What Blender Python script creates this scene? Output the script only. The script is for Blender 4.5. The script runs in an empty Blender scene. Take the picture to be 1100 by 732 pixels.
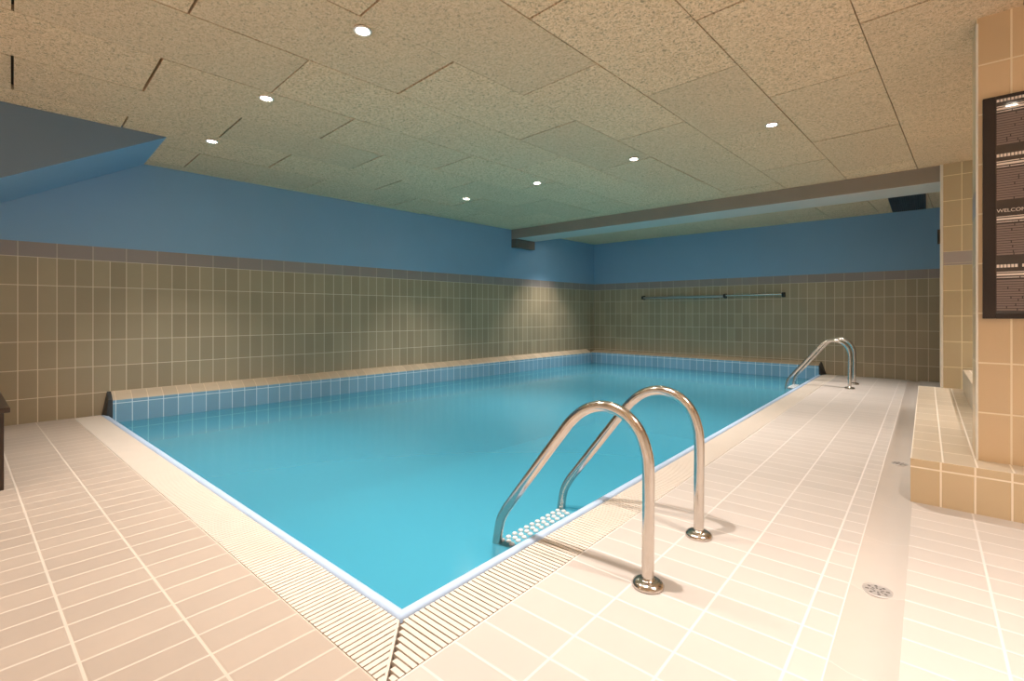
import bpy, bmesh, math, random
from mathutils import Vector, Matrix
random.seed(7)
SC = bpy.context.scene
COL = SC.collection
R = math.radians
PI = math.pi

# ------------------------------------------------------------------ helpers
class MB:
    """collects shapes, links them as ONE mesh object"""
    def __init__(self):
        self.v, self.f, self.m, self.s = [], [], [], []
    def face(self, pts, mi=0, smooth=False):
        b = len(self.v); self.v += [tuple(p) for p in pts]
        self.f.append(tuple(range(b, b+len(pts)))); self.m.append(mi); self.s.append(smooth)
    def poly(self, verts, faces, mi=0, smooth=False):
        b = len(self.v); self.v += [tuple(p) for p in verts]
        for f in faces:
            self.f.append(tuple(i+b for i in f)); self.m.append(mi); self.s.append(smooth)
    def box(self, x0, x1, y0, y1, z0, z1, mi=0):
        v = [(x0,y0,z0),(x1,y0,z0),(x1,y1,z0),(x0,y1,z0),(x0,y0,z1),(x1,y0,z1),(x1,y1,z1),(x0,y1,z1)]
        self.poly(v, [(3,2,1,0),(4,5,6,7),(0,1,5,4),(1,2,6,5),(2,3,7,6),(3,0,4,7)], mi)
    def prism(self, pts, z0, z1, mi=0):
        """plan polygon (counter-clockwise) extruded in z"""
        n = len(pts)
        v = [(p[0],p[1],z0) for p in pts]+[(p[0],p[1],z1) for p in pts]
        fs = [tuple(reversed(range(n))), tuple(range(n,2*n))]+[(i,(i+1)%n,n+(i+1)%n,n+i) for i in range(n)]
        self.poly(v, fs, mi)
    def sweep(self, stations, mi=0, closed=False, cap=True, smooth=False):
        """stations: list of equally long point loops"""
        n = len(stations[0]); v = [p for st in stations for p in st]; fs = []
        for k in range(len(stations)-1):
            for i in range(n if closed else n-1):
                j = (i+1) % n
                fs.append((k*n+i, k*n+j, (k+1)*n+j, (k+1)*n+i))
        if cap:
            fs.append(tuple(reversed(range(n)))); fs.append(tuple((len(stations)-1)*n+i for i in range(n)))
        self.poly(v, fs, mi, smooth)
    def tube(self, path, r, seg=20, mi=0, cap=True):
        P = [Vector(p) for p in path]; st = []
        prev = None
        for i, p in enumerate(P):
            t = (P[min(i+1,len(P)-1)]-P[max(i-1,0)]).normalized()
            if prev is None:
                a = Vector((0,1,0)) if abs(t.y) < .9 else Vector((1,0,0))
            else:
                a = prev
            a = (a - t*a.dot(t)).normalized(); b = t.cross(a); prev = a
            rr = r[i] if isinstance(r, (list,tuple)) else r
            st.append([p+a*rr*math.cos(2*PI*k/seg)+b*rr*math.sin(2*PI*k/seg) for k in range(seg)])
        b0 = len(self.f)
        self.sweep(st, mi, closed=True, cap=cap, smooth=True)
        if cap: self.s[-1] = self.s[-2] = False
    def lathe(self, prof, c=(0,0,0), seg=32, mi=0, smooth=True):
        """prof: (r,z) from bottom to top"""
        st = [[(c[0]+r*math.cos(2*PI*k/seg), c[1]+r*math.sin(2*PI*k/seg), c[2]+z) for k in range(seg)] for r, z in prof]
        self.sweep(st, mi, closed=True, cap=True, smooth=smooth)
        if smooth: self.s[-1] = self.s[-2] = False
    def build(self, name, mats, parent=None, bevel=0, loc=None, rotz=0, recalc=True):
        me = bpy.data.meshes.new(name)
        me.from_pydata(self.v, [], self.f)
        for m in (mats if isinstance(mats, (list,tuple)) else [mats]): me.materials.append(m)
        me.polygons.foreach_set('material_index', self.m)
        me.polygons.foreach_set('use_smooth', self.s)
        if recalc:
            bm = bmesh.new(); bm.from_mesh(me)
            bmesh.ops.recalc_face_normals(bm, faces=bm.faces); bm.to_mesh(me); bm.free()
        me.update()
        o = bpy.data.objects.new(name, me); COL.objects.link(o)
        if loc: o.location = loc
        o.rotation_euler.z = rotz
        if parent: o.parent = parent
        if bevel:
            md = o.modifiers.new('bevel', 'BEVEL'); md.width = bevel; md.segments = 2; md.limit_method = 'ANGLE'
        return o

def tag(o, label=None, cat=None, group=None, kind=None):
    if label: o['label'] = label
    if cat: o['category'] = cat
    if group: o['group'] = group
    if kind: o['kind'] = kind
    return o
def structure(o, label, cat):
    return tag(o, label, cat, kind='structure')
def empty(name, loc=(0,0,0), rotz=0):
    o = bpy.data.objects.new(name, None); COL.objects.link(o)
    o.location = loc; o.rotation_euler.z = rotz; o.empty_display_size = .1
    return o
def copy_tree(o, parent=None):
    c = o.copy(); COL.objects.link(c)
    if parent: c.parent = parent
    for ch in list(o.children): copy_tree(ch, c)
    return c

# ------------------------------------------------------------------ materials
class N:
    def __init__(self, name):
        self.mat = bpy.data.materials.new(name); self.mat.use_nodes = True
        self.t = self.mat.node_tree; self.t.nodes.clear()
        self.out = self.add('ShaderNodeOutputMaterial')
    def add(self, typ, **kw):
        n = self.t.nodes.new(typ)
        for k, v in kw.items(): setattr(n, k, v)
        return n
    def link(self, a, b): self.t.links.new(a, b)
    def math(self, op, a, b=None, c=None, clamp=False):
        n = self.add('ShaderNodeMath', operation=op); n.use_clamp = clamp
        for i, x in enumerate((a, b, c)):
            if x is None: continue
            if isinstance(x, (int,float)): n.inputs[i].default_value = x
            else: self.link(x, n.inputs[i])
        return n.outputs[0]
    def mix(self, fac, a, b, blend='MIX'):
        n = self.add('ShaderNodeMix', data_type='RGBA', blend_type=blend)
        for s, x in ((n.inputs['Factor'], fac), (n.inputs[6], a), (n.inputs[7], b)):
            if isinstance(x, (int,float)): s.default_value = x
            elif isinstance(x, tuple): s.default_value = (*x[:3], 1)
            else: self.link(x, s)
        return n.outputs[2]
    def bsdf(self, color=None, rough=.5, metal=0, spec=.5, normal=None, coat=0):
        b = self.add('ShaderNodeBsdfPrincipled')
        if isinstance(color, tuple): b.inputs['Base Color'].default_value = (*color[:3], 1)
        elif color is not None: self.link(color, b.inputs['Base Color'])
        if isinstance(rough, (int,float)): b.inputs['Roughness'].default_value = rough
        else: self.link(rough, b.inputs['Roughness'])
        b.inputs['Metallic'].default_value = metal
        b.inputs['Specular IOR Level'].default_value = spec
        b.inputs['Coat Weight'].default_value = coat
        if coat: b.inputs['Coat Roughness'].default_value = .04
        if normal is not None: self.link(normal, b.inputs['Normal'])
        self.link(b.outputs[0], self.out.inputs[0])
        return b
    def noise(self, vec, scale, detail=3, rough=.5, dist=0):
        n = self.add('ShaderNodeTexNoise'); n.inputs['Scale'].default_value = scale
        n.inputs['Detail'].default_value = detail; n.inputs['Roughness'].default_value = rough
        n.inputs['Distortion'].default_value = dist
        if vec is not None: self.link(vec, n.inputs['Vector'])
        return n.outputs['Fac']
    def bump(self, h, strength=.3, dist=.002):
        n = self.add('ShaderNodeBump'); n.inputs['Strength'].default_value = strength
        n.inputs['Distance'].default_value = dist; self.link(h, n.inputs['Height'])
        return n.outputs[0]
    def ramp(self, fac, stops):
        n = self.add('ShaderNodeValToRGB'); e = n.color_ramp.elements
        while len(e) < len(stops): e.new(.5)
        for k, (p, c) in zip(e, stops): k.position = p; k.color = (*c, 1)
        self.link(fac, n.inputs[0]); return n.outputs[0]

def plain(name, color, rough=.5, metal=0, spec=.5, coat=0, var=.06, scale=8):
    n = N(name); tc = n.add('ShaderNodeTexCoord')
    f = n.noise(tc.outputs['Object'], scale, 4)
    c2 = tuple(max(0, x*(1-var*2)) for x in color); c1 = tuple(min(1, x*(1+var)) for x in color)
    n.bsdf(n.mix(f, c2, c1), rough, metal, spec, None, coat)
    return n.mat

def tiles(name, base, grout, ua, va, us, vs, uo=0, vo=0, gw=.005, rough=.3, var=.10, stain=.12, spec=.5, bump=.35):
    """rectangular ceramic tiles laid on a metre grid in the object's own axes"""
    n = N(name); tc = n.add('ShaderNodeTexCoord'); sep = n.add('ShaderNodeSeparateXYZ')
    n.link(tc.outputs['Object'], sep.inputs[0])
    u = n.math('DIVIDE', n.math('SUBTRACT', sep.outputs[ua], uo), us)
    v = n.math('DIVIDE', n.math('SUBTRACT', sep.outputs[va], vo), vs)
    def edge(x, size):
        f = n.math('FRACT', x); g = n.math('SUBTRACT', 1.0, f)
        return n.math('MULTIPLY', n.math('MINIMUM', f, g), size)
    d = n.math('MINIMUM', edge(u, us), edge(v, vs))
    mask = n.math('MULTIPLY_ADD', d, 1/.0012, -(gw/2)/.0012, clamp=True)      # 0 grout, 1 tile
    cmb = n.add('ShaderNodeCombineXYZ')
    n.link(n.math('FLOOR', u), cmb.inputs[0]); n.link(n.math('FLOOR', v), cmb.inputs[1])
    wn = n.add('ShaderNodeTexWhiteNoise', noise_dimensions='3D'); n.link(cmb.outputs[0], wn.inputs['Vector'])
    dk = tuple(x*(1-var) for x in base); lt = tuple(min(1, x*(1+var)) for x in base)
    c = n.mix(wn.outputs['Value'], dk, lt)
    nz = n.noise(tc.outputs['Object'], 5, 5, .6)
    c = n.mix(n.math('MULTIPLY', nz, stain*2), c, tuple(x*.62 for x in base))
    col = n.mix(mask, grout, c)
    h = n.math('MULTIPLY_ADD', d, 1/.006, -(gw/2)/.006, clamp=True)
    rg = n.math('MULTIPLY_ADD', mask, rough-.8, .8)
    n.bsdf(col, rg, 0, spec, n.bump(h, bump, .002))
    return n.mat

WT, WG = (.38,.31,.205), (.74,.64,.49)            # wall tile and its grout
MT = dict(
 wall_l = tiles('beige_wall_tile', WT, WG, 1, 2, .1235, .2495, 0, .2145),
 wall_x = tiles('beige_wall_tile_far', WT, WG, 0, 2, .1235, .2495, .02, .2145),
 wall_y = tiles('beige_wall_tile_side', WT, WG, 1, 2, .1235, .2495, .0, .2145),
 band_l = tiles('grey_border_tile', (.31,.265,.245), (.55,.48,.40), 1, 2, .247, .30, 0, 1.462, var=.06),
 band_x = tiles('grey_border_tile_far', (.31,.265,.245), (.55,.48,.40), 0, 2, .247, .30, .02, 1.462, var=.06),
 band_p = tiles('lilac_border_tile', (.46,.41,.41), (.62,.55,.47), 0, 2, .247, .30, .115, 1.462, var=.05),
 band_c = tiles('lilac_border_tile_side', (.46,.41,.41), (.62,.55,.47), 1, 2, .247, .30, .0, 1.462, var=.05),
 col_x = tiles('column_tile', (.72,.53,.325), (.90,.77,.58), 0, 2, .1235, .2495, .191, .2145, gw=.006),
 col_y = tiles('column_tile_side', (.72,.53,.325), (.90,.77,.58), 1, 2, .1235, .2495, 3.373, .2145, gw=.006),
 ret_x = tiles('return_wall_tile', (.62,.51,.33), (.88,.78,.56), 0, 2, .1435, .2525, .119, .180, gw=.006),
 ret_u = tiles('return_wall_tile_upper', (.62,.51,.33), (.88,.78,.56), 0, 2, .1435, .2525, .119, 1.576, gw=.006),
 deck_n = tiles('deck_tile_near', (.475,.39,.325), (.62,.54,.465), 0, 1, .1195, .248, -1.0495, .226, gw=.0065, rough=.5, var=.04, stain=.14),
 deck_r = tiles('deck_tile_right', (.575,.515,.475), (.70,.645,.61), 0, 1, .2525, .125, -.29, .083, gw=.0065, rough=.5, var=.035, stain=.10),
 deck_s = tiles('deck_tile_strip', (.575,.515,.475), (.70,.645,.61), 0, 1, .084, .125, -.29, .083, gw=.0065, rough=.5, var=.035, stain=.10),
 deck_e = tiles('deck_tile_stair_side', (.585,.525,.485), (.70,.645,.61), 0, 1, .2525, .125, .168, .083, gw=.0065, rough=.5, var=.035, stain=.08),
 gutter = tiles('gutter_tile', (.58,.515,.47), (.65,.59,.545), 0, 1, 3.0, .5, -1.5, .083, gw=.002, rough=.38, var=.03, stain=.10),
 step_t = tiles('step_top_tile', (.68,.57,.44), (.92,.83,.72), 0, 1, .1235, .25, .062, 3.197, gw=.006, rough=.45, var=.04),
 step_f = tiles('step_front_tile', (.66,.50,.31), (.90,.78,.62), 0, 2, .1235, .25, .054, .18, gw=.006, rough=.35, var=.05),
 step_y = tiles('step_side_tile', (.66,.50,.31), (.90,.78,.62), 1, 2, .1235, .25, 3.197, .18, gw=.006, rough=.35, var=.05),
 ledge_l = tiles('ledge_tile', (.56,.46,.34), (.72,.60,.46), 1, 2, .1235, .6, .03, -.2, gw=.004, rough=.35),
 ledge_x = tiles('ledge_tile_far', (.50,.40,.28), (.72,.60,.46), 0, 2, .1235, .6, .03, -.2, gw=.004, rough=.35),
 blue_l = tiles('blue_pool_tile', (.25,.46,.63), (.74,.88,.95), 1, 2, .1235, .25, .03, .112, gw=.005, rough=.2, var=.08),
 blue_x = tiles('blue_pool_tile_far', (.22,.44,.62), (.74,.88,.95), 0, 2, .1235, .25, .03, .112, gw=.005, rough=.2, var=.08),
 soffit = plain('soffit_side_shade', (.15,.215,.29), .6, var=.03, scale=2),  # soffit side face: its shade put into a darker, greyer blue
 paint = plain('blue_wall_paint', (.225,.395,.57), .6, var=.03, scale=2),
 white = plain('white_trim', (.86,.82,.75), .45, var=.03),
 basin = plain('turquoise_basin', (.06,.51,.70), .6, var=.03, scale=.8),
 curb = plain('pale_blue_coping', (.50,.64,.86), .3, var=.05, scale=6),
 grate = plain('cream_plastic', (.74,.66,.585), .4, var=.03),
 channel = plain('channel_grey', (.66,.57,.48), .7),
 slate = plain('dark_slate', (.035,.038,.042), .45, var=.15),
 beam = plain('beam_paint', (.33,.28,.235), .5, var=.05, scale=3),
 beam_lit = plain('beam_underside_lit', (.60,.56,.50), .5, var=.04, scale=3),  # same beam paint lightened: light on the underside put into the colour
 corbel = plain('corbel_paint', (.15,.12,.10), .6, var=.08),
 black = plain('black_plastic', (.012,.012,.014), .4),
 backing = plain('dark_backing', (.05,.038,.025), .9),
 wood = plain('dark_brown_wood', (.045,.024,.014), .35, var=.25, scale=14),
 chrome_w = plain('white_enamel', (.85,.83,.80), .3),
 tread = plain('white_tread_plastic', (.66,.68,.70), .4, var=.05),
 board = plain('board_brown_frame', (.022,.012,.009), .5, var=.08),
 drain = plain('drain_steel', (.52,.48,.46), .4, metal=.3, var=.1),
 hole = plain('drain_dark', (.16,.14,.13), .7),
 text_hi = plain('board_text_white', (.88,.78,.72), .5),
 text_mid = plain('board_text_grey', (.24,.18,.165), .5),
)
def steel():
    n = N('polished_steel'); tc = n.add('ShaderNodeTexCoord')
    f = n.noise(tc.outputs['Object'], 40, 3)
    n.bsdf(n.mix(f, (.58,.53,.48), (.67,.62,.57)), n.math('MULTIPLY_ADD', f, .10, .12), 1.0)
    return n.mat
MT['steel'] = steel()
def board_panel():
    n = N('glazed_notice_panel'); tc = n.add('ShaderNodeTexCoord')
    f = n.noise(tc.outputs['Object'], 20, 3)
    n.bsdf(n.mix(f, (.028,.016,.013), (.045,.028,.023)), .45, 0, .5, None, 1.0)
    return n.mat
MT['panel'] = board_panel()
def wood_wool():
    n = N('wood_wool_panel'); tc = n.add('ShaderNodeTexCoord'); geo = n.add('ShaderNodeNewGeometry')
    obj = tc.outputs['Object']
    # crossing strands: two strongly warped stretched noises
    def strands(sx, sy, rot, scale):
        mp = n.add('ShaderNodeMapping'); mp.inputs['Rotation'].default_value[2] = rot
        mp.inputs['Scale'].default_value = (sx, sy, 1); n.link(obj, mp.inputs['Vector'])
        return n.noise(mp.outputs[0], scale, 4, .65, 1.6)
    a = strands(1, 3.4, .5, 36); b = strands(3.4, 1, .2, 36); c = strands(1, 2.4, 2.2, 44)
    s = n.math('MAXIMUM', n.math('MAXIMUM', a, b), c)
    m = n.math('MULTIPLY', n.math('MULTIPLY', a, b), c)
    fl = n.ramp(s, [(.47,(.44,.275,.13)), (.57,(.90,.665,.43)), (.70,(.97,.79,.58))])
    pits = n.noise(obj, 60, 2, .5, .8)
    k = n.ramp(pits, [(.32,(0,0,0)), (.44,(1,1,1))])
    col = n.mix(k, (.32,.235,.14), fl)
    big = n.noise(obj, 1.7, 3)
    col = n.mix(n.math('MULTIPLY', big, .35), col, (.88,.665,.44))
    rnd = geo.outputs['Random Per Island']
    col = n.mix(n.math('MULTIPLY', rnd, .45), col, (.56,.43,.29))
    h = n.math('ADD', s, n.math('MULTIPLY', pits, .6))
    n.bsdf(col, .9, 0, .1, n.bump(h, .5, .006))
    return n.mat
MT['wool'] = wood_wool()
def water():
    n = N('pool_water'); tc = n.add('ShaderNodeTexCoord')
    w = n.noise(tc.outputs['Object'], 2.5, 2, .5)
    nb = n.bump(w, .05, .02)
    gl = n.add('ShaderNodeBsdfGlossy'); gl.inputs['Roughness'].default_value = .13; n.link(nb, gl.inputs['Normal'])
    tr = n.add('ShaderNodeBsdfTransparent'); tr.inputs['Color'].default_value = (.66,.93,.97,1)
    fr = n.add('ShaderNodeFresnel'); fr.inputs['IOR'].default_value = 1.33; n.link(nb, fr.inputs['Normal'])
    mx = n.add('ShaderNodeMixShader'); n.link(fr.outputs[0], mx.inputs[0]); n.link(tr.outputs[0], mx.inputs[1]); n.link(gl.outputs[0], mx.inputs[2])
    df = n.add('ShaderNodeBsdfDiffuse'); df.inputs['Color'].default_value = (.105,.475,.65,1)
    body = n.add('ShaderNodeMixShader'); body.inputs[0].default_value = .50           # cloudy water
    n.link(tr.outputs[0], body.inputs[1]); n.link(df.outputs[0], body.inputs[2]); n.link(body.outputs[0], mx.inputs[1])
    n.link(mx.outputs[0], n.out.inputs[0])
    return n.mat
MT['water'] = water()
def lamp_glow():
    n = N('lamp_glow'); e = n.add('ShaderNodeEmission')
    e.inputs[0].default_value = (1,.90,.74,1); e.inputs[1].default_value = 260
    n.link(e.outputs[0], n.out.inputs[0]); return n.mat
MT['glow'] = lamp_glow()

# ------------------------------------------------------------------ room measures (metres, eye height .96)
ZC = 2.453
YF = 9.024                      # far wall
AL = R(3.5)                     # the left wall is out of square with the pool deck
WL = (-5.936, .857)             # a point on the left wall's foot
def wl(a, e=0, z=0):            # along the left wall, out from it
    return (WL[0]+a*math.sin(AL)+e*math.cos(AL), WL[1]+a*math.cos(AL)-e*math.sin(AL), z)
def xw(y, e=0):                 # x of the left wall (offset e) at depth y
    return WL[0]+(y-WL[1])*math.tan(AL)+e/math.cos(AL)
LLOC = (WL[0], WL[1], 0)
XR, YB = 2.3, -2.7              # walls out of view on the right and behind
YG0, YG1 = .722, .914           # overflow channel, near side
XG1, XG0 = -1.246, -1.050       # overflow channel, right side
PX, PY = -1.300, .960           # inner pool edge
E_L = .12                       # ledge depth on the left wall
YL = 8.86                       # ledge front on the far wall
ZWAT = -.070

# ------------------------------------------------------------------ left wall, far wall, others
def wall_local(name, length0, length1, mats, label, cat):
    m = MB(); zs = [-1.4, 1.462, 1.594, ZC+.05]
    for i in range(3):
        m.face([(0,length0,zs[i]),(0,length1,zs[i]),(0,length1,zs[i+1]),(0,length0,zs[i+1])], i)
    m.face([(-.12,length0,zs[0]),(-.12,length1,zs[0]),(-.12,length1,zs[3]),(-.12,length0,zs[3])], 2)
    m.face([(0,length0,zs[3]),(0,length1,zs[3]),(-.12,length1,zs[3]),(-.12,length0,zs[3])], 2)
    return m
o = wall_local('wall_left', -3.6, 8.3, None, '', '').build('wall_left', [MT['wall_l'], MT['band_l'], MT['paint']], loc=LLOC, rotz=-AL, recalc=False)
structure(o, 'long left wall tiled beige below a grey border, painted blue above', 'wall')
m = MB(); zs = [-1.4, 1.462, 1.594, ZC+.05]
for i in range(3):
    m.face([(-5.6,YF,zs[i]),(XR+.1,YF,zs[i]),(XR+.1,YF,zs[i+1]),(-5.6,YF,zs[i+1])], i)
m.face([(-5.6,YF+.12,zs[0]),(XR+.1,YF+.12,zs[0]),(XR+.1,YF+.12,zs[3]),(-5.6,YF+.12,zs[3])], 2)
structure(m.build('wall_far', [MT['wall_x'], MT['band_x'], MT['paint']], recalc=False), 'far end wall with dim beige tiles under a blue painted strip', 'wall')
m = MB(); m.box(XR, XR+.12, YB, YF+.12, -.1, ZC+.05)
structure(m.build('wall_right', MT['white']), 'plain wall beyond the right side of the view', 'wall')
m = MB(); m.box(-6.4, XR+.12, YB-.12, YB, -.1, ZC+.05)
structure(m.build('wall_behind', MT['white']), 'plain wall behind the viewpoint', 'wall')

# pier with the white end, carrying the beam
XP, YP0, YP1 = .115, 6.45, 7.0
m = MB()
for z0, z1, mi in ((0,1.441,0),(1.441,1.576,1),(1.576,ZC,2)):
    m.face([(XP,YP0,z0),(XR,YP0,z0),(XR,YP0,z1),(XP,YP0,z1)], mi)
m.face([(XP,YP0,0),(XP,YP1,0),(XP,YP1,ZC),(XP,YP0,ZC)], 3)
m.face([(XP,YP1,0),(XR,YP1,0),(XR,YP1,ZC),(XP,YP1,ZC)], 3)
structure(m.build('wall_return', [MT['ret_x'], MT['band_p'], MT['ret_u'], MT['white']], recalc=False), 'narrow beige tiled wall end with a grey border behind the column', 'wall')
m = MB(); m.box(XP-.012, XP+.012, YP0-.012, YP0+.012, .222, ZC)
structure(m.build('trim_1', MT['white'], bevel=.003), 'white corner trim up the edge of the narrow tiled wall', 'trim')

# ------------------------------------------------------------------ floor with the tiled drain gutter
m = MB()
xl = lambda y: xw(y)-.02
m.face([(xl(YB),YB,0),(XG0,YB,0),(XG0,YG0,0),(xl(YG0),YG0,0)], 0)
XD, XE, XF = -.290, -.206, -.055
for x0, x1, mi in ((XG0, XD, 1), (XD, XE, 2), (XF, XR, 3)):
    m.face([(x0,YB,0),(x1,YB,0),(x1,YF,0),(x0,YF,0)], mi)
ng = 12
gp = [(XE+(XF-XE)*i/ng, -.016*math.sin(PI*i/ng)**1.0) for i in range(ng+1)]
m.sweep([[(x,YB,z) for x, z in gp], [(x,YF,z) for x, z in gp]], 4, smooth=True, cap=False)
floor = m.build('floor', [MT['deck_n'], MT['deck_r'], MT['deck_s'], MT['deck_e'], MT['gutter']], recalc=False)
structure(floor, 'cream tiled pool deck with a shallow drain gutter on the right', 'floor')

# overflow channel under the gratings
m = MB()
m.sweep([[(x,YG0,0),(x,YG0,-.05),(x,YG1,-.05),(x,YG1,-.01)] for x in (xw(.8),XG0)], 0, cap=False)
m.sweep([[(XG0,y,0),(XG0,y,-.05),(XG1,y,-.05),(XG1,y,-.01)] for y in (YG0,YF)], 0, cap=False)
structure(m.build('trim_2', MT['channel'], recalc=False), 'overflow channel beneath the pool grating', 'trim')

# ------------------------------------------------------------------ pool basin, ledges, coping
plan = [(xw(PY,E_L),PY),(PX,PY),(PX,YL),(xw(YL,E_L),YL)]
m = MB(); zb = -1.35
m.face([(x,y,zb) for x, y in plan])
for i in range(4):
    a, b = plan[i], plan[(i+1)%4]
    zt = -.30
    m.face([(*a,zb),(*b,zb),(*b,zt),(*a,zt)])
structure(m.build('pool_basin', MT['basin'], recalc=False), 'turquoise pool basin under the water', 'pool')

def ledge(frame_pts, a0, a1, mats, name, label, far=False):
    m = MB()
    prof = [(0,.215 if not far else .19),(E_L*.55,.183 if not far else .17),(E_L-.012 if not far else .15,.154),(E_L if not far else YF-YL,.142)]
    d = prof[-1][0]
    def P(e, z, a):
        return (a, YF-e, z) if far else (e, a, z)
    for (e0,z0), (e1,z1) in zip(prof[:-1], prof[1:]):
        m.face([P(e0,z0,a0),P(e0,z0,a1),P(e1,z1,a1),P(e1,z1,a0)], 0)
    m.face([P(d,.142,a0),P(d,.142,a1),P(d,-.3,a1),P(d,-.3,a0)], 1)
    for a in (a0, a1):
        m.face([P(e,z,a) for e, z in prof]+[P(d,-.3,a),P(0,-.3,a)], 0)
    return m
o = ledge(None, .131, 7.9, None, '', '').build('trim_3', [MT['ledge_l'], MT['blue_l']], loc=LLOC, rotz=-AL)
structure(o, 'sloped beige ledge over blue tiles along the left side of the pool', 'ledge')
o = ledge(None, xw(YF)+.02, PX+.021, None, '', '', far=True).build('trim_4', [MT['ledge_x'], MT['blue_x']])
structure(o, 'sloped beige ledge over blue tiles along the far end of the pool', 'ledge')
# dark end panels of the ledges
m = MB()
a = [(0,.060,-.01),(E_L+.002,.085,-.03),(E_L+.002,.098,.152),(0,.100,.217)]
m.poly(a+[(e,.13,z) for e,y,z in a], [(0,1,2),(0,2,3),(7,6,5,4)]+[(i,(i+1)%4,4+(i+1)%4,4+i) for i in range(4)])
structure(m.build('trim_5', MT['slate'], loc=LLOC, rotz=-AL), 'dark slate end panel closing the left pool ledge', 'trim')
m = MB()
a = [(PX+.105,YF,-.01),(PX+.045,YL-.003,-.03),(PX+.030,YL-.003,.150),(PX+.036,YF,.195)]
m.poly(a+[(PX+.02,y,z) for x,y,z in a], [(0,1,2),(0,2,3),(7,6,5,4)]+[(i,(i+1)%4,4+(i+1)%4,4+i) for i in range(4)])
structure(m.build('trim_6', MT['slate']), 'dark end panel closing the far pool ledge', 'trim')

# pale blue rounded coping along near and right edges
prof = [(0,-.30),(0,-.014),(.004,-.005),(.012,.002),(.022,.005),(.034,.004),(.043,-.001),(.047,-.008),(.047,-.09)]
m = MB()
st = [[(xw(.93)-.0, PY-d, z) for d, z in prof], [(PX+d, PY-d, z) for d, z in prof]]
m.sweep(st, 0, cap=False, smooth=True)
st = [[(PX+d, PY-d, z) for d, z in prof], [(PX+d, YF-.1, z) for d, z in prof]]
m.sweep(st, 0, cap=False, smooth=True)
structure(m.build('trim_7', MT['curb'], recalc=False), 'pale blue rounded coping tiles along the near pool edges', 'trim')

# water
m = MB()
m.face([(xw(PY,E_L)-.02,PY-.004,ZWAT),(PX+.004,PY-.004,ZWAT),(PX+.004,YL+.02,ZWAT),(xw(YL,E_L)-.02,YL+.02,ZWAT)])
o = m.build('pool_water', MT['water'], recalc=False)
tag(o, 'still turquoise water filling the swimming pool', 'water', kind='stuff')

# ------------------------------------------------------------------ overflow gratings
PITCH, BW = .0215, .0160
m = MB()
x = XG0-.004
while x > xw(.82)+.01:
    yt = min(YG1-.003, YG1-(x-XG1)*(YG1-YG0)/(XG0-XG1)-.0015)
    if yt-YG0 > .012: m.box(x-BW, x, YG0+.003, yt, -.022, .0)
    x -= PITCH
m.prism([(XG1-.014,YG1-.003),(XG1-.003,YG1-.003),(XG0-.007,YG0+.004),(XG0-.018,YG0+.004)][::-1], -.022, -.0005)
for y in (YG0+.03, YG1-.03):
    m.box(xw(.82)+.01, XG1+(YG1-y)*(XG0-XG1)/(YG1-YG0)-.012, y-.006, y+.006, -.02, -.008)
tag(m.build('overflow_grating', MT['grate']), 'cream slatted overflow grating along the near left pool edge', 'grating', 'overflow gratings around the pool')
m = MB()
y = YG0+.004
while y < YF-.02:
    x0 = max(XG1+.003, XG1+(YG1-y)*(XG0-XG1)/(YG1-YG0)+.0015)
    if XG0-x0 > .012: m.box(x0, XG0-.003, y, y+BW, -.022, .0)
    y += PITCH
for x in (XG0-.03, XG1+.03):
    m.box(x-.006, x+.006, YG1-(x-XG1)*(YG1-YG0)/(XG0-XG1)+.012, YF-.02, -.02, -.008)
tag(m.build('overflow_grating', MT['grate']), 'cream slatted overflow grating passing under both pool ladders on the right', 'grating', 'overflow gratings around the pool')

# ------------------------------------------------------------------ step platform and upper step on the right
YS, XS, ZS = 3.197, -.062, .222
m = MB()
m.face([(XS,YS,ZS),(XR,YS,ZS),(XR,YP0,ZS),(XS,YP0,ZS)], 0)
m.face([(XS,YS,0),(XR,YS,0),(XR,YS,ZS),(XS,YS,ZS)], 1)
m.face([(XS,YS,0),(XS,YP0,0),(XS,YP0,ZS),(XS,YS,ZS)], 2)
m.face([(XS,YP0,0),(XP,YP0,0),(XP,YP0,ZS),(XS,YP0,ZS)], 1)
structure(m.build('step_platform', [MT['step_t'], MT['step_f'], MT['step_y']], recalc=True, bevel=.006), 'low beige tiled step at the foot of the column on the right', 'step')
m = MB(); m.box(.262, XR, 3.68, 6.3, ZS, .425)
structure(m.build('step_upper', [MT['step_t']], bevel=.006), 'second tiled step half hidden behind the column', 'step')

# column
XCl, YC, YC1 = .192, 3.373, 3.666
m = MB()
m.face([(XCl,YC,ZS),(XR,YC,ZS),(XR,YC,ZC),(XCl,YC,ZC)], 0)
for z0, z1, mi in ((ZS,1.462,1),(1.462,1.594,2),(1.594,ZC,1)):
    m.face([(XCl,YC,z0),(XCl,YC1,z0),(XCl,YC1,z1),(XCl,YC,z1)], mi)
m.face([(XCl,YC1,ZS),(XR,YC1,ZS),(XR,YC1,ZC),(XCl,YC1,ZC)], 0)
structure(m.build('column', [MT['col_x'], MT['col_y'], MT['band_c']], recalc=False), 'broad beige tiled column standing on the low step at right', 'column')
m = MB(); m.box(XCl-.003, XCl+.006, YC-.004, YC+.006, ZS, ZC-.03)
structure(m.build('trim_8', MT['white'], bevel=.0015), 'thin pale corner strip on the column edge', 'trim')

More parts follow.
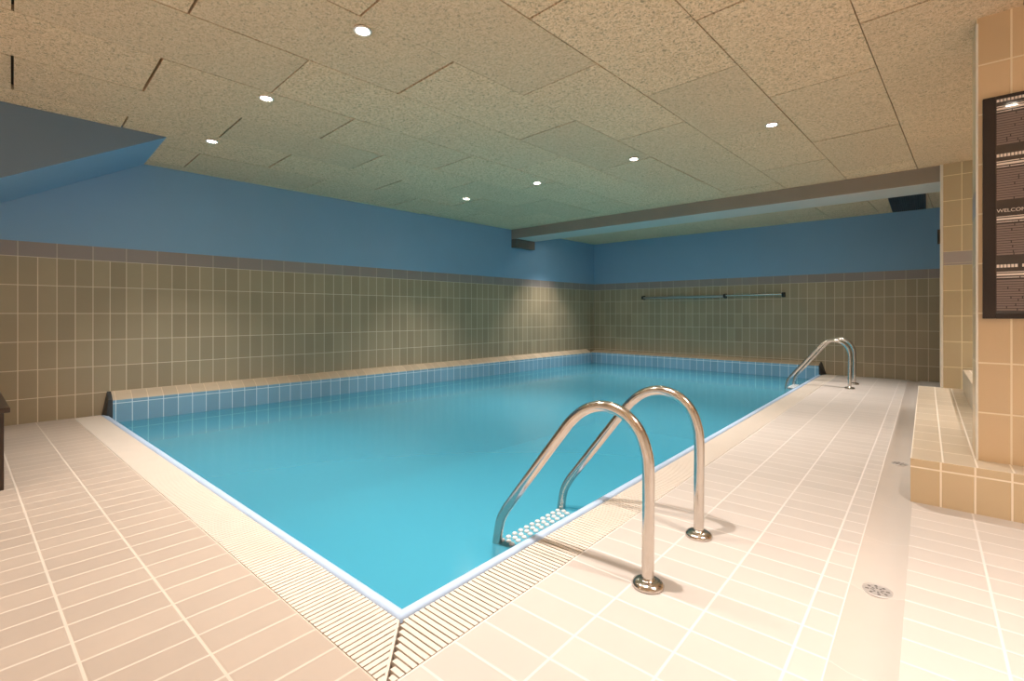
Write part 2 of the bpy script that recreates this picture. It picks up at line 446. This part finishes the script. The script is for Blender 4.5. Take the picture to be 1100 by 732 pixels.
# ------------------------------------------------------------------ ceiling of wood wool panels
RC = R(3.2)
bm = bmesh.new()
def cl(x, y, z): return Vector((x*math.cos(RC)+y*math.sin(RC), -x*math.sin(RC)+y*math.cos(RC), z))
W, L = .5975, 1.208
for k in range(-5, 11):
    x1 = -.43-W*k; x0 = x1-W
    off = 0 if k % 2 == 0 else .604
    for j in range(-4, 9):
        y0 = off+L*j; y1 = y0+L
        g, gy = .0028, random.choice((.003,.005,.008))
        dz = [random.uniform(-.002,.002)+random.choice((0,0,0,-.003)) for _ in range(2)]
        dz = [dz[0]+random.uniform(-.001,.001), dz[0], dz[1], dz[1]+random.uniform(-.001,.001)]
        c = [(x0+g,y0+gy),(x1-g,y0+gy),(x1-g,y1-gy),(x0+g,y1-gy)]
        lo = [bm.verts.new(cl(px,py,ZC+d)) for (px,py), d in zip(c, dz)]
        hi = [bm.verts.new(cl(px,py,ZC+.035)) for px,py in c]
        bm.faces.new(lo[::-1]); bm.faces.new(hi)
        for i in range(4): bm.faces.new((lo[i],lo[(i+1)%4],hi[(i+1)%4],hi[i]))
def cut(co, no):
    bmesh.ops.bisect_plane(bm, geom=bm.verts[:]+bm.edges[:]+bm.faces[:], plane_co=co, plane_no=no, clear_outer=True)
cut((0,YF,0),(0,1,0)); cut((0,YB,0),(0,-1,0)); cut((XR,0,0),(1,0,0)); cut(wl(0),(-math.cos(AL),math.sin(AL),0))
for f in bm.faces: f.material_index = 0
b = [bm.verts.new(p) for p in ((-6.5,YB-.1,ZC+.034),(XR+.1,YB-.1,ZC+.034),(XR+.1,YF+.1,ZC+.034),(-6.5,YF+.1,ZC+.034))]
f = bm.faces.new(b); f.material_index = 1
bmesh.ops.recalc_face_normals(bm, faces=bm.faces[:])
me = bpy.data.meshes.new('ceiling'); bm.to_mesh(me); bm.free()
me.materials.append(MT['wool']); me.materials.append(MT['backing'])
o = bpy.data.objects.new('ceiling', me); COL.objects.link(o)
structure(o, 'ceiling of staggered beige wood wool acoustic panels', 'ceiling')

# beam across the room with its corbel
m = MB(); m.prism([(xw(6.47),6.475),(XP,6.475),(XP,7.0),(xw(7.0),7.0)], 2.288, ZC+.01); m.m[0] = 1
structure(m.build('ceiling_beam', [MT['beam'], MT['beam_lit']], bevel=.006), 'grey brown beam crossing below the ceiling before the far wall', 'beam')
m = MB(); m.prism([(xw(6.47),6.475),(xw(6.47)+.11,6.475),(xw(7)+.09,7.0),(xw(7),7.0)], 2.135, 2.288)
structure(m.build('trim_9', MT['corbel'], bevel=.004), 'small dark bearing block under the left end of the beam', 'trim')

# sloping blue soffit at upper left
m = MB(); sl = .56; aa = .384; bb = -1.9
pr = [(aa,ZC+.02),(aa-.0,ZC-.002),(bb,ZC-sl*(aa-bb)),(bb,ZC+.02)]
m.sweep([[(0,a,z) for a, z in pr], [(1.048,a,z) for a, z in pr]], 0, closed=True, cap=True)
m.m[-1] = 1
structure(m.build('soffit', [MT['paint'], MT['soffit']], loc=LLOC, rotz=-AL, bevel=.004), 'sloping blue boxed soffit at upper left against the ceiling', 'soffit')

# ------------------------------------------------------------------ pool ladders
def smooth_path(pts, n=8):
    P = [Vector(p) for p in pts]; P = [P[0]*2-P[1]]+P+[P[-1]*2-P[-2]]; out = []
    for i in range(1, len(P)-2):
        for k in range(n):
            t = k/n; a, b, c, d = P[i-1:i+3]
            out.append(.5*((2*b)+(c-a)*t+(2*a-5*b+4*c-d)*t*t+(3*b-a-3*c+d)*t**3))
    out.append(P[-2]); return out
RX = [(-.745,.0),(-.744,.2),(-.743,.40),(-.752,.475),(-.782,.545),(-.838,.594),(-.915,.612),(-.992,.593),(-1.06,.543),(-1.13,.458),(-1.27,.278),(-1.375,.143),(-1.418,.086),(-1.445,.035),(-1.460,-.03),(-1.470,-.10),(-1.478,-.18),(-1.480,-.40),(-1.480,-.95)]
def handrail(y):
    m = MB(); m.tube(smooth_path([(x+.745, y, z) for x, z in RX], 6), .0212, 22)
    return m
def flange(y):
    m = MB(); m.lathe([(.055,0),(.056,.006),(.052,.014),(.042,.021),(.030,.024),(.0215,.0245),(.0215,.03)], (0,y,0), 36)
    return m
def tread(z):
    m = MB(); m.box(-.730, -.640, -.248, .248, z-.028, z)
    for i in range(11):
        for j in range(3):
            m.lathe([(.0125,z-.001),(.0125,z+.006),(.009,z+.010)], (-.714+.029*j, -.224+.0435*i+(.011 if j % 2 else 0), 0), 10)
    return m
lad = empty('pool_ladder', (-.745, 1.85, 0))
for y in (-.25, .25):
    handrail(y).build('handrail', MT['steel'], lad)
    flange(y).build('flange', MT['steel'], lad)
for z in (-.072, -.33, -.62):
    tread(z).build('tread', MT['tread'], lad)
tag(lad, 'large near stainless steel pool ladder with white tread at the water', 'pool ladder', 'pool ladders on the right edge')
far = copy_tree(lad); far.location = (-.745, 7.74, 0)
tag(far, 'distant stainless steel pool ladder by the far right pool corner', 'pool ladder', 'pool ladders on the right edge')

# ------------------------------------------------------------------ downlights
def downlight(loc):
    t = empty('downlight', loc)
    m = MB(); m.lathe([(.043,0.0),(.047,-.006),(.044,-.010),(.036,-.011),(.031,-.004),(.031,0.0)], seg=28)
    m.build('rim', MT['chrome_w'], t)
    m = MB(); m.lathe([(.0,-.005),(.0305,-.0045),(.0305,-.001),(.0,-.001)], seg=20, smooth=False)
    m.build('lamp', MT['glow'], t)
    return t
LAMPS = [
 (-2.239,1.400,'downlight nearest the top edge, first of the left row toward the sloping soffit'),
 (-3.443,1.405,'middle downlight of the left row, between the nearest one and the soffit one'),
 (-4.658,1.45,'downlight closest to the point of the blue soffit'),
 (-.920,4.192,'rightmost downlight, alone on the pale ceiling above the deck'),
 (-2.124,4.257,'downlight above mid pool, second from the right in the back row'),
 (-3.348,4.324,'downlight third from the right in the back row, between two others above the pool'),
 (-4.497,4.319,'leftmost downlight of the back row, closest to the blue left wall'),
]
EXTRA = [(-1.10,1.40),(.46,1.80),(-4.82,7.20),(-3.60,7.20),(-2.30,7.20),(-.85,7.20),
         (-4.4,-1.5),(-3.2,-1.5),(-2.0,-1.5),(-.8,-1.5),(.4,-1.5),(1.5,-1.5),(1.45,1.6),(1.25,5.5)]  # last lamp added out of view to brighten the narrow tiled wall
def spot(parent):
    d = bpy.data.lights.new('downlight_beam', 'SPOT')
    d.energy = 212; d.color = (1,.90,.815); d.spot_size = R(94); d.spot_blend = 1.0; d.shadow_soft_size = .03
    o = bpy.data.objects.new('downlight_beam', d); COL.objects.link(o); o.parent = parent; o.location = (0,0,-.02)
    return o
first = None
ROW = 'recessed downlights in the ceiling'
for i, (x, y, lab) in enumerate(LAMPS):
    t = downlight((x,y,ZC-.003)) if first is None else copy_tree(first)
    if first is None: first = t; spot(first)
    t.location = (x,y,ZC-.003); tag(t, lab, 'ceiling light', ROW)
for x, y in EXTRA:
    t = copy_tree(first); t.location = (x,y,ZC-.003)
    tag(t, 'recessed ceiling downlight out of the picture or hidden by the beam', 'ceiling light', 'downlights out of view')

# ------------------------------------------------------------------ ceiling vent grille behind the beam
vt = empty('ceiling_vent', (-.19, 8.15, ZC))
m = MB()
x0, x1, y0, y1 = -.185, .185, -.78, .80
for q in ((x0,x0+.02,y0,y1),(x1-.02,x1,y0,y1),(x0+.02,x1-.02,y0,y0+.02),(x0+.02,x1-.02,y1-.02,y1)): m.box(*q, -.014, -.002)
m.build('frame', MT['black'], vt)
m = MB()
for i in range(15):
    x = x0+.03+i*.0222
    m.poly([(x,y0+.02,-.012),(x+.004,y0+.02,-.012),(x+.012,y0+.02,-.003),(x+.008,y0+.02,-.003),(x,y1-.02,-.012),(x+.004,y1-.02,-.012),(x+.012,y1-.02,-.003),(x+.008,y1-.02,-.003)],
           [(0,1,2,3),(7,6,5,4),(0,4,5,1),(1,5,6,2),(2,6,7,3),(3,7,4,0)])
m.build('louver', plain('dark_grey_metal', (.05,.048,.045), .4), vt)
m = MB(); m.box(x0+.02, x1-.02, y0+.02, y1-.02, -.003, -.002)
m.build('backing', MT['black'], vt)
tag(vt, 'black slatted ventilation grille in the ceiling behind the beam', 'vent')

# ------------------------------------------------------------------ rail on the far wall
rl = empty('wall_rail', (-3.04, YF, 1.278))
def rail(x0, x1, r, dz=0): 
    m = MB(); m.tube([(x0,-.07,dz),(x0+.01,-.07,dz),(x1-.01,-.07,dz),(x1,-.07,dz)], [r*.8,r,r,r*.8], 14); return m
rail(-1.24, .30, .022, -.004).build('tube', plain('dull_steel_tube', (.34,.37,.37), .3, metal=.7), rl)
rail(.33, 1.235, .016, .008).build('tube', MT['steel'], rl)
for x in (-1.24, .315, 1.24):
    m = MB(); m.box(x-.016, x+.016, -.095, -.045, -.03, .03); m.box(x-.011, x+.011, -.045, -.006, -.012, .012); m.box(x-.025, x+.025, -.006, 0, -.04, .04)
    m.build('bracket', MT['black'], rl, bevel=.003)
tag(rl, 'long steel wall rail in two lengths on the far tiled wall', 'rail')

# ------------------------------------------------------------------ floor drains in the gutter
def floor_drain(loc):
    t = empty('floor_drain', loc)
    m = MB(); m.lathe([(.046,-.004),(.047,0),(.045,.0025),(.040,.003),(.039,.001)], seg=36)
    m.build('rim', MT['drain'], t)
    m = MB()
    m.lathe([(.0395,-.002),(.0395,.0016),(.006,.0016)], seg=36, smooth=False)
    for k in range(8):
        c, s = math.cos(k*PI/4+.2), math.sin(k*PI/4+.2)
        for r0, r1, w in ((.010,.020,.0028),(.024,.035,.0042)):
            q = [(c*r0-s*w,s*r0+c*w),(c*r0+s*w,s*r0-c*w),(c*r1+s*w,s*r1-c*w),(c*r1-s*w,s*r1+c*w)]
            m.face([(px,py,.0019) for px,py in q], 1)
    m.build('strainer', [MT['drain'], MT['hole']], t, recalc=False)
    return t
d1 = floor_drain((-.1305, 2.117, -.0125)); tag(d1, 'round steel floor drain nearest the viewer in the gutter', 'drain', 'floor drains in the gutter')
d2 = copy_tree(d1); d2.location = (-.1305, 4.0, -.0125); tag(d2, 'distant round floor drain in the gutter beside the step', 'drain', 'floor drains in the gutter')

# ------------------------------------------------------------------ notice board on the column
BX0, BX1, BZ0, BZ1 = .213, .86, .936, 2.030
nb = empty('notice_board', ((BX0+BX1)/2, YC, BZ0))
bx = (BX0+BX1)/2
m = MB(); fw = .045
for q in ((BX0-bx,BX0-bx+fw,0,BZ1-BZ0),(BX1-bx-fw,BX1-bx,0,BZ1-BZ0),(BX0-bx+fw,BX1-bx-fw,0,.024),(BX0-bx+fw,BX1-bx-fw,BZ1-BZ0-.016,BZ1-BZ0)):
    m.box(q[0], q[1], -.026, -.002, q[2], q[3])
m.build('frame', MT['board'], nb, bevel=.002)
m = MB(); m.box(BX0-bx+fw, BX1-bx-fw, -.018, -.004, .024, BZ1-BZ0-.016)
m.build('panel', MT['panel'], nb)
TX0, TX1 = BX0-bx+fw+.004, BX1-bx-fw-.02
def strip(m, x0, x1, z, h, words=True, rnd=None):
    rnd = rnd or random
    x = x0
    while x < x1-.004:
        w = min(rnd.uniform(.03,.14), x1-x) if words else x1-x0
        m.box(x, x+w, -.0186, -.018, z-h/2, z+h/2); x += w+.004
for s, zh in enumerate((2.008, 1.737, 1.466, 1.194)):
    z = zh-BZ0; rnd = random.Random(s)
    if s == 2:
        c = bpy.data.curves.new('heading', 'FONT'); c.body = 'WELCOME TO'; c.size = .0235; c.extrude = .0004
        h = bpy.data.objects.new('heading', c); COL.objects.link(h); h.parent = nb
        h.location = (TX0, -.0186, z-.008); h.rotation_euler = (PI/2,0,0); c.materials.append(MT['text_hi'])
        me = bpy.data.meshes.new_from_object(h.evaluated_get(bpy.context.evaluated_depsgraph_get()))
        hm = bpy.data.objects.new('heading', me); COL.objects.link(hm); hm.parent = nb
        hm.location = h.location; hm.rotation_euler = h.rotation_euler
        bpy.data.objects.remove(h)
    else:
        m = MB(); x = TX0
        while x < TX1-.12:                       # lettering too small to read: one block per letter
            m.box(x, x+.0095, -.0188, -.018, z-.0075, z+.0075); x += .0125
            if rnd.random() < .13: x += .012
        m.build('heading', MT['text_hi'], nb)
    m = MB()
    for k, (dz, h) in enumerate(((-.030,.004),(-.042,.010),(-.056,.004))): strip(m, TX0, TX1, z+dz, h, True, rnd)
    m.build('subheading', MT['text_hi'] if s else MT['text_hi'], nb)
    m = MB()
    for k in range(13):
        xe = TX0+(.055 if k in (8,9,10) else rnd.uniform(.25,TX1-TX0)) if k % 4 == 3 else TX1-rnd.uniform(0,.12)
        strip(m, TX0, xe, z-.072-.0118*k, .0088, True, rnd)
    m.build('body_text', MT['text_mid'], nb)
tag(nb, 'tall dark brown framed notice board with pale text on the column', 'notice board')

# ------------------------------------------------------------------ small black box of unknown use by the corner trim
m = MB(); m.box(.083, .103, 6.43, 6.465, 1.66, 1.805)
tag(m.build('black_box', MT['black'], bevel=.004), 'small black box fixed to the white corner trim at right', 'black box')

# ------------------------------------------------------------------ dark wooden bench at the left edge
bn = empty('bench', (-4.45, 0, 0))
m = MB(); m.box(-.70, .68, -.21, .202, .423, .450); m.build('seat', MT['wood'], bn, bevel=.004)
for x in (-.62, .595):
    for y in (-.18, .125):
        m = MB(); m.box(x, x+.055, y, y+.055, 0, .423); m.build('leg', MT['wood'], bn, bevel=.003)
m = MB(); m.box(-.565, .595, .135, .16, .33, .423); m.box(-.565, .595, -.165, -.14, .33, .423); m.build('apron', MT['wood'], bn)
tag(bn, 'dark brown wooden bench cut off by the left picture edge', 'bench')

# ------------------------------------------------------------------ camera, world, view
cam = bpy.data.cameras.new('camera'); co = bpy.data.objects.new('camera', cam); COL.objects.link(co)
co.location = (0,0,.96); co.rotation_euler = (PI/2, 0, R(40.74))
cam.sensor_width = 36; cam.sensor_fit = 'HORIZONTAL'; cam.lens = 516.9/1100*36
cam.shift_x = 0; cam.shift_y = -(366-337.3)/1100; cam.clip_start = .02
SC.camera = co
w = bpy.data.worlds.new('world'); SC.world = w; w.use_nodes = True
w.node_tree.nodes['Background'].inputs[0].default_value = (.5,.55,.6,1); w.node_tree.nodes['Background'].inputs[1].default_value = .1
SC.view_settings.view_transform = 'Standard'; SC.view_settings.look = 'None'
SC.view_settings.gamma = 1; SC.view_settings.use_curve_mapping = False
SC.view_settings.exposure = 0.0
SC.cycles.use_denoising = True
SC.cycles.max_bounces = 10; SC.cycles.diffuse_bounces = 6; SC.cycles.transparent_max_bounces = 12
SC.cycles.caustics_reflective = False; SC.cycles.caustics_refractive = False
SC.cycles.sample_clamp_indirect = 6
